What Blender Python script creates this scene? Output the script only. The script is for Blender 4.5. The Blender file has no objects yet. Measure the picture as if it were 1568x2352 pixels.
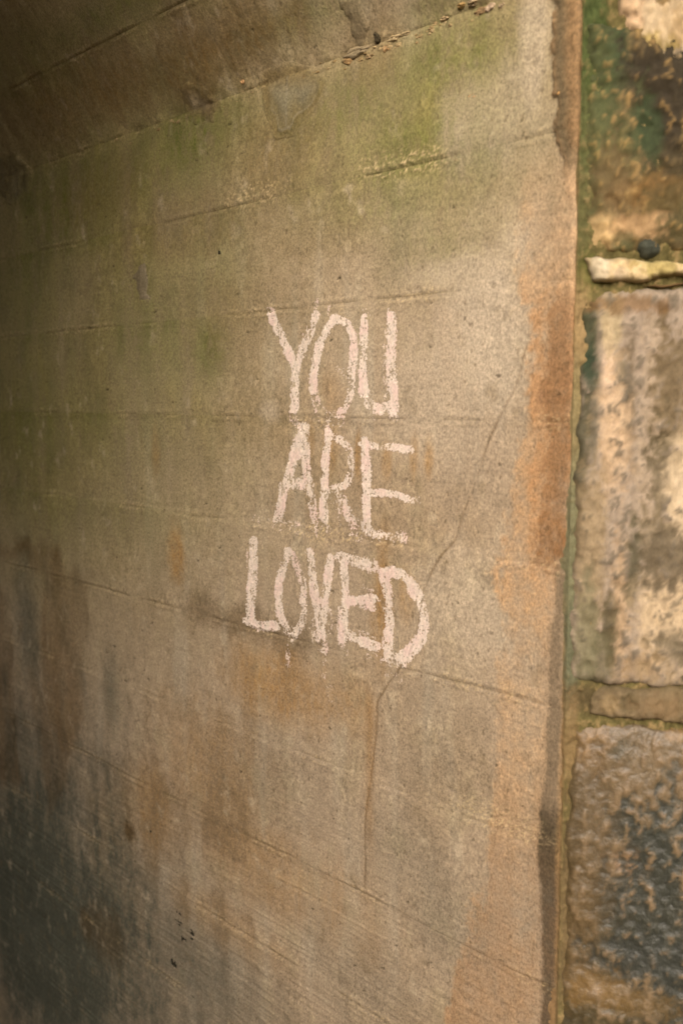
import bpy, math
import numpy as np

sc = bpy.context.scene
COL = sc.collection
R = math.radians

# ------------------------------------------------------------------ camera
CAM = np.array([1.12, -1.05, 1.62])
HEAD, PITCH = 43.4, 6.4                       # degrees: heading off the wall's own axis, tilt down
cam_d = bpy.data.cameras.new('camera')
cam = bpy.data.objects.new('camera', cam_d)
COL.objects.link(cam)
cam_d.sensor_fit = 'VERTICAL'
cam_d.sensor_height = 36.0
cam_d.lens = 35.0
cam_d.clip_start = 0.05
cam_d.clip_end = 600
fh = np.array([-math.cos(R(HEAD)), math.sin(R(HEAD)), 0.0])
RT = np.array([fh[1], -fh[0], 0.0])
FW = math.cos(R(PITCH)) * fh + np.array([0, 0, -math.sin(R(PITCH))])
UP = np.cross(RT, FW)
from mathutils import Matrix, Vector
cam.matrix_world = Matrix(((RT[0], UP[0], -FW[0], CAM[0]), (RT[1], UP[1], -FW[1], CAM[1]),
                           (RT[2], UP[2], -FW[2], CAM[2]), (0, 0, 0, 1)))
cam_d.dof.use_dof = True
cam_d.dof.focus_distance = 1.56
cam_d.dof.aperture_fstop = 3.2
sc.camera = cam

# ------------------------------------------------------------------ daylight
SUN_AZ, SUN_EL = 58.5, 28.0                   # degrees: from +X towards -Y, above the horizon
w = bpy.data.worlds.new('World')
sc.world = w
w.use_nodes = True
nt = w.node_tree
sky = nt.nodes.new('ShaderNodeTexSky')
sky.sky_type = 'NISHITA'
sky.sun_disc = False
sky.sun_elevation = R(SUN_EL)
sky.sun_rotation = R(90 + SUN_AZ)
sky.air_density = 1.0
sky.dust_density = 4.0
bg = nt.nodes['Background']
bg.inputs['Strength'].default_value = 0.085
nt.links.new(sky.outputs[0], bg.inputs['Color'])
sun_d = bpy.data.lights.new('sun', 'SUN')
sun_d.energy = 1.5
sun_d.angle = R(32)
sun_d.color = (1.0, 0.905, 0.84)
sun = bpy.data.objects.new('sun', sun_d)
COL.objects.link(sun)
to_sun = Vector((math.cos(R(SUN_AZ)) * math.cos(R(SUN_EL)), -math.sin(R(SUN_AZ)) * math.cos(R(SUN_EL)), math.sin(R(SUN_EL))))
sun.rotation_euler = to_sun.to_track_quat('Z', 'Y').to_euler()
sc.view_settings.view_transform = 'Standard'
sc.view_settings.look = 'None'
sc.view_settings.gamma = 1.0
sc.view_settings.use_curve_mapping = False
sc.view_settings.exposure = 1.02
sc.render.engine = 'CYCLES'
sc.cycles.max_bounces = 8
sc.cycles.diffuse_bounces = 6

# ------------------------------------------------------------------ noise and small helpers
def _hash(ix, iy, seed):
    h = (ix.astype(np.int64) * 374761393 + iy.astype(np.int64) * 668265263 + seed * 974634777) & 0xffffffff
    h = ((h ^ (h >> 13)) * 1274126177) & 0xffffffff
    return (h ^ (h >> 16)) & 0xffffffff

def perlin(x, y, seed=0):
    x0 = np.floor(x); y0 = np.floor(y)
    fx = (x - x0).astype(np.float32); fy = (y - y0).astype(np.float32)
    sx = fx * fx * fx * (fx * (fx * 6 - 15) + 10); sy = fy * fy * fy * (fy * (fy * 6 - 15) + 10)
    def g(dx, dy):
        a = _hash(x0 + dx, y0 + dy, seed).astype(np.float32) * np.float32(2 * math.pi / 4294967296.0)
        return np.cos(a) * (fx - dx) + np.sin(a) * (fy - dy)
    a = g(0, 0); b = g(1, 0); c = g(0, 1); d = g(1, 1)
    return ((a + (b - a) * sx) * (1 - sy) + (c + (d - c) * sx) * sy) * 1.5

def fbm(x, y, seed=0, octs=4, gain=0.5):
    t = 0; a = 1.0; s = 0
    for k in range(octs):
        t = t + a * perlin(x * 2 ** k, y * 2 ** k, seed + 17 * k); s += a * a; a *= gain
    return t / math.sqrt(s)

def cells(x, y, seed=0):
    """distance to the nearest feature point and a random value of that cell"""
    x0 = np.floor(x); y0 = np.floor(y)
    best = np.full(x.shape, 9.0); val = np.zeros(x.shape)
    for dx in (-1, 0, 1):
        for dy in (-1, 0, 1):
            h1 = _hash(x0 + dx, y0 + dy, seed) / 4294967296.0
            h2 = _hash(x0 + dx, y0 + dy, seed + 5) / 4294967296.0
            d = np.hypot(x0 + dx + h1 - x, y0 + dy + h2 - y)
            m = d < best
            best = np.where(m, d, best); val = np.where(m, (h1 * 7.31 + h2 * 3.17) % 1.0, val)
    return best, val

def sm(a, b, x):
    t = np.clip((x - a) / (b - a), 0, 1)
    return t * t * (3 - 2 * t)

def lin(c):
    c = np.asarray(c, dtype=np.float64) / 255.0
    return np.where(c <= 0.04045, c / 12.92, ((c + 0.055) / 1.055) ** 2.4)

def mixc(col, c, m):
    return col + (lin(c) - col) * np.clip(m, 0, 1)[..., None]

# ------------------------------------------------------------------ the passage: wall plane Y = 0, light comes from +X
HALF, PHI0 = 1.2, 25.0
def ray(px, py):                               # photograph pixel (of a 1568 x 2352 copy) to direction
    return FW + RT * ((px - 784) / 2286.7) - UP * ((py - 1176) / 2286.7)
def on_plane(px, py):
    d = ray(px, py); t = -CAM[1] / d[1]
    return CAM + d * t
Z0 = float(on_plane(435, 257)[2])              # the joint where the vault springs
RAD = HALF / math.cos(R(PHI0)); ZC = Z0 - RAD * math.sin(R(PHI0)); YC = -HALF
def S(px, py):
    """pixel -> (u, v) on the concrete: u along the passage, v up the wall and on round the vault"""
    p = on_plane(px, py)
    if p[2] <= Z0: return float(p[0]), float(p[2])
    d = ray(px, py); oy, oz = CAM[1] - YC, CAM[2] - ZC
    a = d[1] ** 2 + d[2] ** 2; b = oy * d[1] + oz * d[2]; c = oy ** 2 + oz ** 2 - RAD ** 2
    t = (-b + math.sqrt(b * b - a * c)) / a
    p = CAM + d * t
    phi = math.atan2(p[2] - ZC, p[1] - YC)
    return float(p[0]), Z0 + RAD * (phi - R(PHI0))
def line_v(px, py): return S(px, py)[1]
UC = float(on_plane(1311, 1000)[0])            # the free edge of the concrete
JOINTS = [line_v(600, y) for y in (190, 460, 715, 957, 1205, 1448, 1693, 1935, 2169, 2405)]
JOINTS[0] = Z0
VJ = [line_v(75, 180)]
VJ.append(VJ[0] + (VJ[0] - Z0)); VJ.append(VJ[1] + (VJ[0] - Z0))

def conc_P(u, v, d):
    """3-D point of the concrete at (u, v), pushed out by d"""
    back = np.maximum(u - UC, 0)
    X = np.minimum(u, UC) + (0.0035 * fbm(v * 11, v * 0 + 3.3, 95, 4, 0.6) - 0.001) * sm(UC - 0.05, UC, u)
    phi = R(PHI0) + np.maximum(v - Z0, 0) / RAD
    Y = np.where(v <= Z0, 0.0, YC + RAD * np.cos(phi)); Z = np.where(v <= Z0, v, ZC + RAD * np.sin(phi))
    ny = np.where(v <= Z0, -1.0, -np.cos(phi)); nz = np.where(v <= Z0, 0.0, -np.sin(phi))
    dd = d * np.exp(-back * 60)
    return np.stack([X, Y + ny * dd + back, Z + nz * dd], -1)

JWT = [0.36, 0.44, 0.46, 0.36, 0.42, 0.46, 0.18, 0.42, 0.78, 0.6, 0.7, 0.6, 0.6]
class Poly:
    """a line drawn over the photograph, kept in wall metres"""
    def __init__(self, pts): self.p = np.array([S(*q) for q in pts])
    def dist(self, u, v):
        best = np.full(u.shape, 1e9)
        for a, b in zip(self.p[:-1], self.p[1:]):
            e = b - a; L = e @ e + 1e-12
            t = np.clip(((u - a[0]) * e[0] + (v - a[1]) * e[1]) / L, 0, 1)
            best = np.minimum(best, np.hypot(u - a[0] - t * e[0], v - a[1] - t * e[1]))
        return best
    def u_at(self, v):
        o = np.argsort(self.p[:, 1]); return np.interp(v, self.p[o, 1], self.p[o, 0])
    def inside(self, u, v):
        c = np.zeros(u.shape, bool); n = len(self.p)
        for i in range(n):
            (x1, y1), (x2, y2) = self.p[i], self.p[i - 1]
            if abs(y1 - y2) < 1e-9: continue
            c ^= ((y1 > v) != (y2 > v)) & (u < (x2 - x1) * (v - y1) / (y2 - y1) + x1)
        return c

def blob(u, v, px, py, rx, ry, n=0.0, soft=0.8, to=S):
    cu, cv = to(px, py)
    ru = abs(to(px + rx, py)[0] - cu); rv = abs(to(px, py + ry)[1] - cv)
    d = np.hypot((u - cu) / ru, (v - cv) / rv) + n
    return 1 - sm(1 - soft, 1 + soft * 0.6, d)

CRACK = Poly([(1210, 790), (1190, 870), (1120, 1010), (1085, 1110), (1062, 1180), (1045, 1240), (1000, 1300), (968, 1360), (962, 1440), (930, 1520), (893, 1566), (868, 1610), (862, 1700), (850, 1800), (838, 1900), (836, 2040)])
ORANGE_L = Poly([(1285, 250), (1205, 390), (1198, 460), (1205, 560), (1212, 650), (1222, 800), (1228, 900), (1195, 1000), (1172, 1080), (1155, 1200), (1150, 1290), (1158, 1370), (1145, 1500), (1138, 1700), (1128, 1850), (1105, 2000), (1090, 2100), (1050, 2250), (1040, 2352)])
BROWN_L = Poly([(1300, 640), (1255, 700), (1238, 800), (1240, 900), (1246, 1000), (1240, 1080), (1236, 1200), (1222, 1290), (1270, 1340), (1284, 1420), (1270, 1500)])
GREY_L = Poly([(1283, 1290), (1278, 1400), (1268, 1480), (1262, 1600), (1258, 1750), (1243, 1860), (1238, 2000), (1240, 2100), (1246, 2200), (1240, 2352)])
RENDER_L = Poly([(1278, -20), (1277, 60), (1274, 130), (1276, 190), (1282, 240), (1274, 300), (1300, 380)])
TOPJ2 = Poly([(520, 462), (700, 425), (850, 388), (1000, 362)])

def joint_wobble(u, k): return 0.0022 * fbm(u * 6, np.full_like(u, k * 9.7), 91, 3)

def fields(u, v):
    f = {}
    f['lo'] = fbm(u * 3.5, v * 3.0, 1, 4)
    f['mid'] = fbm(u * 14, v * 9, 2, 4)
    f['hi'] = fbm(u * 62, v * 52, 3, 3, 0.8)
    f['vs'] = fbm(u * 110, v * 42, 4, 3, 0.75)      # trickled, vertical
    f['vl'] = fbm(u * 18, v * 2.2, 5, 4)
    f['gr'] = fbm(u * 3.2 + 0.6 * perlin(u * 2, v * 2, 66), v * 130, 6, 3, 0.7)     # print of the shutter boards
    jd = np.full(u.shape, 9.0); jk = np.zeros(u.shape, int)
    for k, j in enumerate(JOINTS + VJ):
        d = np.abs(v - j - joint_wobble(u, k)); m = d < jd
        jd = np.where(m, d, jd); jk = np.where(m, k, jk)
    f['jd'] = jd; f['jk'] = jk
    f['jn'] = fbm(u * 9, jk * 5.3, 7, 3) + (np.array(JWT)[jk] - 0.4) * 0.6
    f['jw'] = np.array(JWT)[jk]
    f['band'] = np.searchsorted(np.array(sorted(JOINTS + VJ)), v)
    f['crumb'] = fbm(u * 190, v * 230, 8, 2, 0.9)
    f['c2'], f['c2v'] = cells(u * 70, v * 62 + 0.3 * f['hi'], 43)
    kc = S(505, 1690); kr = np.hypot(u - kc[0], (v - kc[1]) * 1.7)
    f['knot'] = np.sin(kr * 560 + 2.0 * f['mid']) * np.exp(-(kr / 0.085) ** 2)
    f['crack'] = CRACK.dist(u + 0.004 * f['mid'] , v)
    f['cd'], f['cv'] = cells(u * 34 + 0.3 * f['hi'], v * 30, 41)
    # crumbling along the joints, strongest on the second one
    c = (1 - sm(0.004, 0.016, jd)) * sm(-0.1, 0.5, f['jn']) * 0.7
    d2 = TOPJ2.dist(u, v)
    c = np.maximum(c, (1 - sm(0.006, 0.030, d2)) * sm(-0.7, 0.1, f['jn']))
    c = np.maximum(c, (1 - sm(0.3, 1.2, np.hypot((u - S(760, 1225)[0]) / 0.16, (v - S(760, 1225)[1]) / 0.022))))
    c = np.maximum(c, 0.9 * (1 - sm(0.3, 1.2, np.hypot((u - S(720, 975)[0]) / 0.10, (v - S(720, 975)[1]) / 0.018))))
    c = np.maximum(c, 0.9 * blob(u, v, 1140, 1880, 150, 40, 0.2 * f['mid']))
    c = np.maximum(c, (1 - sm(0.0, 0.022, np.abs(v - Z0))) * sm(-0.2, 0.4, f['jn']))
    f['crumble'] = c
    f['rend'] = sm(-0.002, 0.002, u + 0.010 * f['hi'] * 0.6 + 0.006 * f['mid'] - RENDER_L.u_at(v)) * sm(S(1290, 420)[1], S(1290, 320)[1], v + 0.012 * f['mid'])
    return f

BOFF = {k: 1.0 * o for k, o in enumerate([0, .0006, -.001, .0012, -.0004, .0009, -.0012, .0005, 0, .0012, -.0006, .0008, -.0007, 0, 0])}
def displace(u, v, f):
    d = 0.0035 * f['lo'] + 0.0008 * f['mid'] + 0.00022 * f['hi'] + 0.00028 * f['vs']
    low = 1 - sm(0.55, 1.15, v)
    d = d + f['gr'] * (0.0002 + 0.0009 * low * sm(-0.3, 0.5, f['mid'] + 0.3))
    off = np.zeros(u.shape)
    for b, o in BOFF.items(): off = np.where(f['band'] == b, o, off)
    d = d + 0.0004 * fbm(u * 30, v * 30, 97, 3, 0.8) * sm(0.0, 0.8, f['lo'] + 0.3) + off * np.minimum(1, f['jd'] / (0.006 + 0.006 * sm(-0.5, 0.8, f['lo'])))
    depth = 0.0018 * f['jw'] * (0.12 + sm(-0.4, 0.8, f['jn'] + 0.3 * f['hi']))
    wdt = 0.0016 + 0.0010 * sm(0, 1, f['jn'])
    d = d - depth * np.exp(-(f['jd'] / wdt) ** 2) + 0.0008 * np.exp(-((f['jd'] - 0.006) / 0.003) ** 2) * (f['jn'] > 0)
    d = d + f['crumble'] * (0.0024 * np.abs(f['crumb']) - 0.0010 + 0.0012 * f['hi']) + 0.004 * np.exp(-((v - Z0 - 0.006 * f['mid']) / 0.010) ** 2) * f['mid']
    d = d - 0.0008 * np.exp(-(f['crack'] / 0.0016) ** 2) * sm(-1.0, 0.2, f['mid'] + 0.4)
    pit = (1 - sm(0.035, 0.08, f['cd'])) * (f['cv'] > 0.93)
    d = d - 0.0016 * pit - 0.0010 * (1 - sm(0.06, 0.16, f['c2'])) * (f['c2v'] > 0.86) + 0.00045 * f['knot']
    d = d + 0.004 * f['rend'] * (1 + 0.3 * f['hi'])
    d = d - 0.003 * sm(UC - 0.005, UC, u) ** 2                       # worn arris
    return d

def colour(u, v, f):
    shp = u.shape
    n = 0.42 * f['mid'] + 0.38 * f['vl'] + 0.22 * f['hi'] + 0.12 * f['vs']
    B = lambda px, py, rx, ry, k=1.0, soft=0.7: blob(u, v, px, py, rx, ry, k * n, soft)
    col = np.broadcast_to(lin((171, 152, 127)), shp + (3,)).copy()
    # broad unevenness of the cement skin
    col = mixc(col, (150, 128, 96), 0.55 * sm(-0.2, 0.9, f['lo']))
    col = mixc(col, (178, 166, 144), 0.5 * sm(0.0, 1.0, f['vl'] - 0.4 * f['lo']))
    col = mixc(col, (140, 128, 100), 0.45 * sm(0.0, 0.9, f['mid'] + 0.3 * f['hi']))
    # a thin olive film over the sheltered upper part, thickest in the wet just under each joint
    jj = np.array(sorted(JOINTS + VJ)); below = jj[np.minimum(np.searchsorted(jj, v), len(jj) - 1)] - v
    run = np.exp(-below / 0.05)
    film = np.zeros(shp)
    for px, py, rx, ry, a in ((250, 450, 560, 520, 1.0), (100, 900, 420, 560, .9), (700, 300, 420, 260, .9), (1000, 260, 300, 280, .95), (420, 900, 260, 420, .7), (300, 60, 600, 160, .8)):
        film = np.maximum(film, a * blob(u, v, px, py, rx, ry, 0.5 * n, 0.9))
    col = mixc(col, (138, 127, 74), film * (0.62 + 0.30 * f['vl'] + 0.22 * f['mid'] + 0.10 * run * (1 + f['vl'])))
    # algae
    g = np.zeros(shp)
    for px, py, rx, ry, a in ((140, 480, 190, 130, .8), (60, 620, 120, 240, .6), (430, 330, 150, 110, .85), (300, 410, 130, 90, .6), (330, 760, 170, 200, .55), (480, 800, 50, 90, .7), (490, 640, 90, 160, .4),
                              (790, 260, 170, 90, .6), (960, 330, 240, 110, .75), (1040, 150, 190, 130, .7), (900, 470, 300, 90, .45), (1010, 560, 170, 110, .4), (230, 960, 220, 180, .4), (60, 1000, 140, 300, .55), (120, 1180, 140, 120, .4), (690, 40, 160, 60, .6), (250, 30, 300, 60, .6), (60, 130, 160, 120, .5), (380, 180, 120, 60, .4), (700, 420, 160, 60, .35), (1180, 200, 120, 200, .25), (1000, 20, 90, 60, .6), (300, 1180, 160, 120, .3)):
        g = np.maximum(g, a * B(px, py, rx * 1.15, ry * 1.15, 0.65, 0.9))
    g = g * (0.78 + 0.22 * run * (1 + f['vl']) + 0.25 * f['vl'] + 0.40 * f['vs'] + 0.30 * f['hi'])
    col = mixc(col, (100, 104, 48), g)
    # iron-brown runs on the vault and upper lift
    r = np.zeros(shp)
    for px, py, rx, ry, a in ((460, 130, 260, 110, .9), (250, 200, 160, 110, .9), (560, 90, 190, 80, .8), (130, 250, 160, 110, .7), (620, 350, 130, 110, .5), (240, 440, 130, 90, .45), (560, 720, 160, 120, .35), (440, 520, 200, 80, .4), (860, 110, 60, 90, .5), (700, 560, 120, 60, .3)):
        r = np.maximum(r, a * B(px, py, rx, ry, 1.0))
    col = mixc(col, (118, 96, 58), 0.95 * r * (0.75 + 0.5 * f['vs'] + 0.3 * f['mid']))
    # cool grey, damp foot of the wall; lower left painted deeper as shade
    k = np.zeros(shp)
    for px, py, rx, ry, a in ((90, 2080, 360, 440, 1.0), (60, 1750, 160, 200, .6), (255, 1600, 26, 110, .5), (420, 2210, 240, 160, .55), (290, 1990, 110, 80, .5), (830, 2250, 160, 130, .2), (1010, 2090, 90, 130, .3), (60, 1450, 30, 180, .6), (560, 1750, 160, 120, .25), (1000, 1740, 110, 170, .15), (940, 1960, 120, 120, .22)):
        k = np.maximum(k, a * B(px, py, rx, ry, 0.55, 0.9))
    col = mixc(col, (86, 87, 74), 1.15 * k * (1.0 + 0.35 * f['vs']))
    # old brown drip stain at the left
    st = np.zeros(shp)
    for pts, a in (([(-60, 1235), (60, 1225), (150, 1240), (165, 1300), (210, 1320), (213, 1440), (196, 1560), (205, 1650), (165, 1760), (130, 1740), (100, 1600), (85, 1480), (90, 1330), (40, 1290), (-60, 1300)], 1.0), ([(60, 1500), (120, 1620), (190, 1600), (160, 1820), (110, 1900), (90, 1780)], 0.7), ([(-60, 1330), (10, 1340), (40, 1500), (40, 1700), (60, 1820), (-60, 1800)], 0.8)):
        p = Poly(pts); uu = u + 0.012 * f['mid'] + 0.004 * f['vs']; vv = v + 0.02 * f['mid']
        st = np.maximum(st, a * p.inside(uu, vv) * sm(0, 0.035, Poly(pts + pts[:1]).dist(uu, vv)) * (0.75 + 0.4 * f['vl'] + 0.2 * f['vs']))
    col = mixc(col, (104, 80, 46), 0.68 * st)
    # ochre seepage
    o = np.zeros(shp)
    for px, py, rx, ry, a in ((620, 1570, 130, 90, .7), (780, 1610, 80, 90, .5), (880, 1390, 26, 160, .75), (935, 1370, 22, 60, .6), (408, 1270, 24, 70, .8), (480, 1760, 150, 160, .4), (620, 2000, 260, 110, .4), (520, 2120, 160, 60, .35), (350, 1860, 60, 130, .5), (760, 1040, 20, 60, .5), (715, 1010, 10, 50, .5), (822, 1045, 9, 60, .7), (950, 1050, 10, 55, .6), (984, 1050, 12, 50, .8), (888, 1060, 12, 40, .5), (355, 1040, 10, 60, .4), (760, 900, 30, 60, .3)):
        o = np.maximum(o, a * B(px, py, rx, ry, 0.7))
    col = mixc(col, (158, 120, 66), o * (0.8 + 0.4 * f['vs']))
    ds = np.zeros(shp)                                             # soft dark damp patches
    for px, py, rx, ry, a in ((560, 1430, 190, 40, .5), (240, 2150, 50, 70, .5), (300, 1910, 14, 22, .9), (500, 1880, 60, 90, .3), (200, 2120, 20, 40, .6), (1130, 1330, 50, 30, .4)):
        ds = np.maximum(ds, a * B(px, py, rx, ry, 0.8))
    col = mixc(col, (92, 74, 46), ds)
    # pale leached skin near the mouth
    p = np.zeros(shp)
    for px, py, rx, ry, a in ((1120, 760, 120, 200, .8), (1080, 620, 160, 50, .5), (1060, 1380, 140, 150, .5), (1000, 900, 120, 160, .4), (1230, 110, 40, 190, .6), (1130, 260, 160, 120, .35), (690, 205, 60, 0.1 + 30, .0), (1185, 560, 60, 60, .4), (620, 945, 22, 28, .5)):
        p = np.maximum(p, a * B(px, py, rx, ry, 0.7))
    col = mixc(col, (192, 176, 152), p)
    pm = fbm(u * 22 + 3.0, v * 17, 57, 4, 0.6)
    col = mixc(col, (198, 182, 154), 0.40 * sm(0.35, 1.0, pm) * sm(-0.8, 0.3, f['lo']))
    col = mixc(col, (124, 108, 80), 0.40 * sm(0.35, 1.0, -pm))
    # the orange margin, its browner inner run and the dark foot
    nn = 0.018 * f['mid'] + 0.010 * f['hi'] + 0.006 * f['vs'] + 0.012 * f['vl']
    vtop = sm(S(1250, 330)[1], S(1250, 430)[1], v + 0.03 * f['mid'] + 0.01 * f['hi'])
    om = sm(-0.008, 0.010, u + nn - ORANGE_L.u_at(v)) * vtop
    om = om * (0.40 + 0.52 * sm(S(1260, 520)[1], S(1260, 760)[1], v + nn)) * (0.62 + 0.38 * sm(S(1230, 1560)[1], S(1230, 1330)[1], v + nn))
    col = mixc(col, (184, 148, 108), om * (0.66 + 0.45 * f['mid'] + 0.3 * f['hi'] + 0.3 * f['lo']))
    bm = sm(-0.004, 0.008, u + 0.8 * nn - BROWN_L.u_at(v)) * sm(S(1270, 690)[1] + .02, S(1270, 720)[1], v) * sm(S(1270, 1400)[1], S(1270, 1240)[1], v + 1.6 * nn)
    col = mixc(col, (124, 89, 55), bm * (0.70 + 0.45 * f['mid'] + 0.25 * f['hi']))
    em = sm(UC - 0.020, UC - 0.010, u + 0.5 * nn) * sm(S(1320, 330)[1], S(1320, 420)[1], v) * (v > S(1320, 560)[1])
    col = mixc(col, (178, 146, 110), em * (0.25 + 0.5 * f['mid'] + 0.3 * f['hi']))
    pk = om * sm(0.15, 0.7, f['lo'] * 0.5 + f['mid'] * 0.6 + 0.3 * f['hi'])
    col = mixc(col, (160, 132, 104), 0.6 * pk)
    ob = np.exp(-((u + nn - BROWN_L.u_at(v) + 0.004) / 0.012) ** 2) * sm(S(1270, 600)[1], S(1270, 700)[1], v) * sm(S(1270, 1400)[1], S(1270, 1250)[1], v)
    col = mixc(col, (170, 130, 90), ob * (0.45 + 0.5 * f['mid'] + 0.3 * f['hi']))
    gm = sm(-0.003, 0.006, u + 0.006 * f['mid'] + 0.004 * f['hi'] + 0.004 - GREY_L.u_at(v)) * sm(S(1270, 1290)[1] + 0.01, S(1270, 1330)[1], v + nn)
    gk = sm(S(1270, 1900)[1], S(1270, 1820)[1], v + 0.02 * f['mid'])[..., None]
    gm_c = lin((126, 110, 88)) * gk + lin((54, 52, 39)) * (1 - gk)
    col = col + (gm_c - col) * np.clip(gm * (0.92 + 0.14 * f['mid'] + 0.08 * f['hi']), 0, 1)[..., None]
    low_shade = om * sm(S(1200, 1700)[1], S(1200, 2150)[1], v + nn)  # low end of the orange band browned to mimic light falling off
    col = mixc(col, (138, 110, 82), 0.9 * low_shade * (0.75 + 0.5 * f['mid'] + 0.3 * f['hi']))
    oc = np.exp(-((u - UC + 0.001) / 0.0035) ** 2) * sm(S(1300, 1560)[1], S(1300, 1640)[1], v)
    col = mixc(col, (146, 114, 70), 0.35 * oc)
    # the mortar skin at the top right
    col = mixc(col, (136, 108, 74), f['rend'] * 0.95)
    col = mixc(col, (96, 86, 64), f['rend'] * np.exp(-((u - RENDER_L.u_at(v) - 0.010) / 0.010) ** 2) * 0.8)
    # speckle of the worked surface
    col = col * (1 + (0.11 * f['vs'] + 0.15 * f['hi']) * (0.55 + 0.9 * sm(-0.6, 0.9, f['lo'] + f['mid'])) + 0.13 * f['mid'] + f['gr'] * (0.035 + 0.06 * (1 - sm(0.6, 1.2, v))))[..., None]
    col = mixc(col, (206, 182, 138), f['crumble'] * sm(0.05, 0.7, f['crumb'] + 0.3 * f['hi']) * 0.85)
    col = mixc(col, (92, 80, 56), f['crumble'] * sm(0.2, 0.8, -f['crumb']) * 0.5)
    jm = np.exp(-(f['jd'] / 0.0019) ** 2) * sm(-0.35, 0.7, f['jn'] + 0.5 * f['hi'])
    col = mixc(col, (84, 72, 48), 0.55 * jm * f['jw'])
    col = mixc(col, (100, 78, 48), np.where(v > S(900, 1566)[1], 0.75, 0.9) * np.exp(-(f['crack'] / 0.0018) ** 2) * sm(-1.0, 0.5, f['mid'] + 0.4 * f['hi'] + 0.1))
    wash = np.exp(-((u - S(850, 1700)[0]) / 0.010) ** 2) * sm(S(850, 1570)[1], S(850, 1620)[1], v) * sm(S(850, 2050)[1], S(850, 1850)[1], v)
    col = mixc(col, (150, 112, 62), 0.45 * wash * (0.8 + 0.5 * f['mid']))
    col = mixc(col, (96, 80, 56), 0.55 * (1 - sm(0.08, 0.18, f['c2'])) * (f['c2v'] > 0.86))
    pit = (1 - sm(0.04, 0.09, f['cd'])) * (f['cv'] > 0.93)
    col = mixc(col, (62, 52, 34), 0.8 * pit)
    return np.clip(col, 0.004, 0.9)

# ------------------------------------------------------------------ materials
def mat_attr(name, rough=0.9, spec=0.25, grain=0.16, gscale=260.0, stretch=0.45, bump=0.35, bdist=0.0006, wet=None):
    m = bpy.data.materials.new(name); m.use_nodes = True
    n = m.node_tree; b = n.nodes['Principled BSDF']
    a = n.nodes.new('ShaderNodeVertexColor'); a.layer_name = 'Col'
    tc = n.nodes.new('ShaderNodeTexCoord')
    mp = n.nodes.new('ShaderNodeMapping'); mp.inputs['Scale'].default_value = (1, 1, stretch)
    n.links.new(tc.outputs['Object'], mp.inputs['Vector'])
    nz = n.nodes.new('ShaderNodeTexNoise'); nz.inputs['Scale'].default_value = gscale; nz.inputs['Detail'].default_value = 4; nz.inputs['Roughness'].default_value = 0.7
    n.links.new(mp.outputs[0], nz.inputs['Vector'])
    mr = n.nodes.new('ShaderNodeMapRange')
    mr.inputs['From Min'].default_value = 0.25; mr.inputs['From Max'].default_value = 0.75
    mr.inputs['To Min'].default_value = 1 - 2 * grain; mr.inputs['To Max'].default_value = 1 + 2 * grain
    n.links.new(nz.outputs['Fac'], mr.inputs['Value'])
    vm = n.nodes.new('ShaderNodeVectorMath'); vm.operation = 'SCALE'
    n.links.new(a.outputs['Color'], vm.inputs[0]); n.links.new(mr.outputs[0], vm.inputs['Scale'])
    n.links.new(vm.outputs[0], b.inputs['Base Color'])
    b.inputs['Roughness'].default_value = rough
    b.inputs['Specular IOR Level'].default_value = spec
    bp = n.nodes.new('ShaderNodeBump'); bp.inputs['Strength'].default_value = bump; bp.inputs['Distance'].default_value = bdist
    n.links.new(nz.outputs['Fac'], bp.inputs['Height']); n.links.new(bp.outputs[0], b.inputs['Normal'])
    return m

def mat_plain(name, c1, c2, scale, rough=0.92):
    m = bpy.data.materials.new(name); m.use_nodes = True
    n = m.node_tree; b = n.nodes['Principled BSDF']
    tc = n.nodes.new('ShaderNodeTexCoord')
    nz = n.nodes.new('ShaderNodeTexNoise'); nz.inputs['Scale'].default_value = scale; nz.inputs['Detail'].default_value = 8; nz.inputs['Roughness'].default_value = 0.65
    n.links.new(tc.outputs['Object'], nz.inputs['Vector'])
    rp = n.nodes.new('ShaderNodeValToRGB'); rp.color_ramp.elements[0].position = 0.3; rp.color_ramp.elements[1].position = 0.7
    rp.color_ramp.elements[0].color = (*lin(c1), 1); rp.color_ramp.elements[1].color = (*lin(c2), 1)
    n.links.new(nz.outputs['Fac'], rp.inputs[0]); n.links.new(rp.outputs[0], b.inputs['Base Color'])
    b.inputs['Roughness'].default_value = rough
    bp = n.nodes.new('ShaderNodeBump'); bp.inputs['Strength'].default_value = 0.5; bp.inputs['Distance'].default_value = 0.01
    n.links.new(nz.outputs['Fac'], bp.inputs['Height']); n.links.new(bp.outputs[0], b.inputs['Normal'])
    return m

M_CONC = mat_attr('weathered_concrete', grain=0.27, gscale=340.0, stretch=0.7, bump=0.8, bdist=0.0009)
M_PAINT = mat_attr('chalky_white_paint', rough=0.95, spec=0.1, grain=0.12, gscale=340.0, bump=0.9, bdist=0.001)
M_STONE = mat_attr('weathered_sandstone', rough=0.85, spec=0.3, grain=0.12, gscale=150.0, stretch=0.7, bump=0.5, bdist=0.0015)
M_WET = mat_attr('damp_sandstone', rough=0.30, spec=0.6, grain=0.14, gscale=190.0, stretch=0.9, bump=0.6, bdist=0.003)
M_MORTAR = mat_attr('mossy_mortar', rough=0.95, spec=0.1, grain=0.15, gscale=200.0, stretch=0.8, bump=0.5, bdist=0.002)
M_ROUGH = mat_plain('plain_old_concrete', (96, 88, 66), (140, 126, 98), 3.0)
M_RUBBLE = mat_plain('coursed_old_sandstone', (92, 80, 58), (150, 132, 100), 4.0)
M_EARTH = mat_plain('trodden_earth_path', (78, 66, 46), (116, 102, 76), 6.0)

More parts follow.
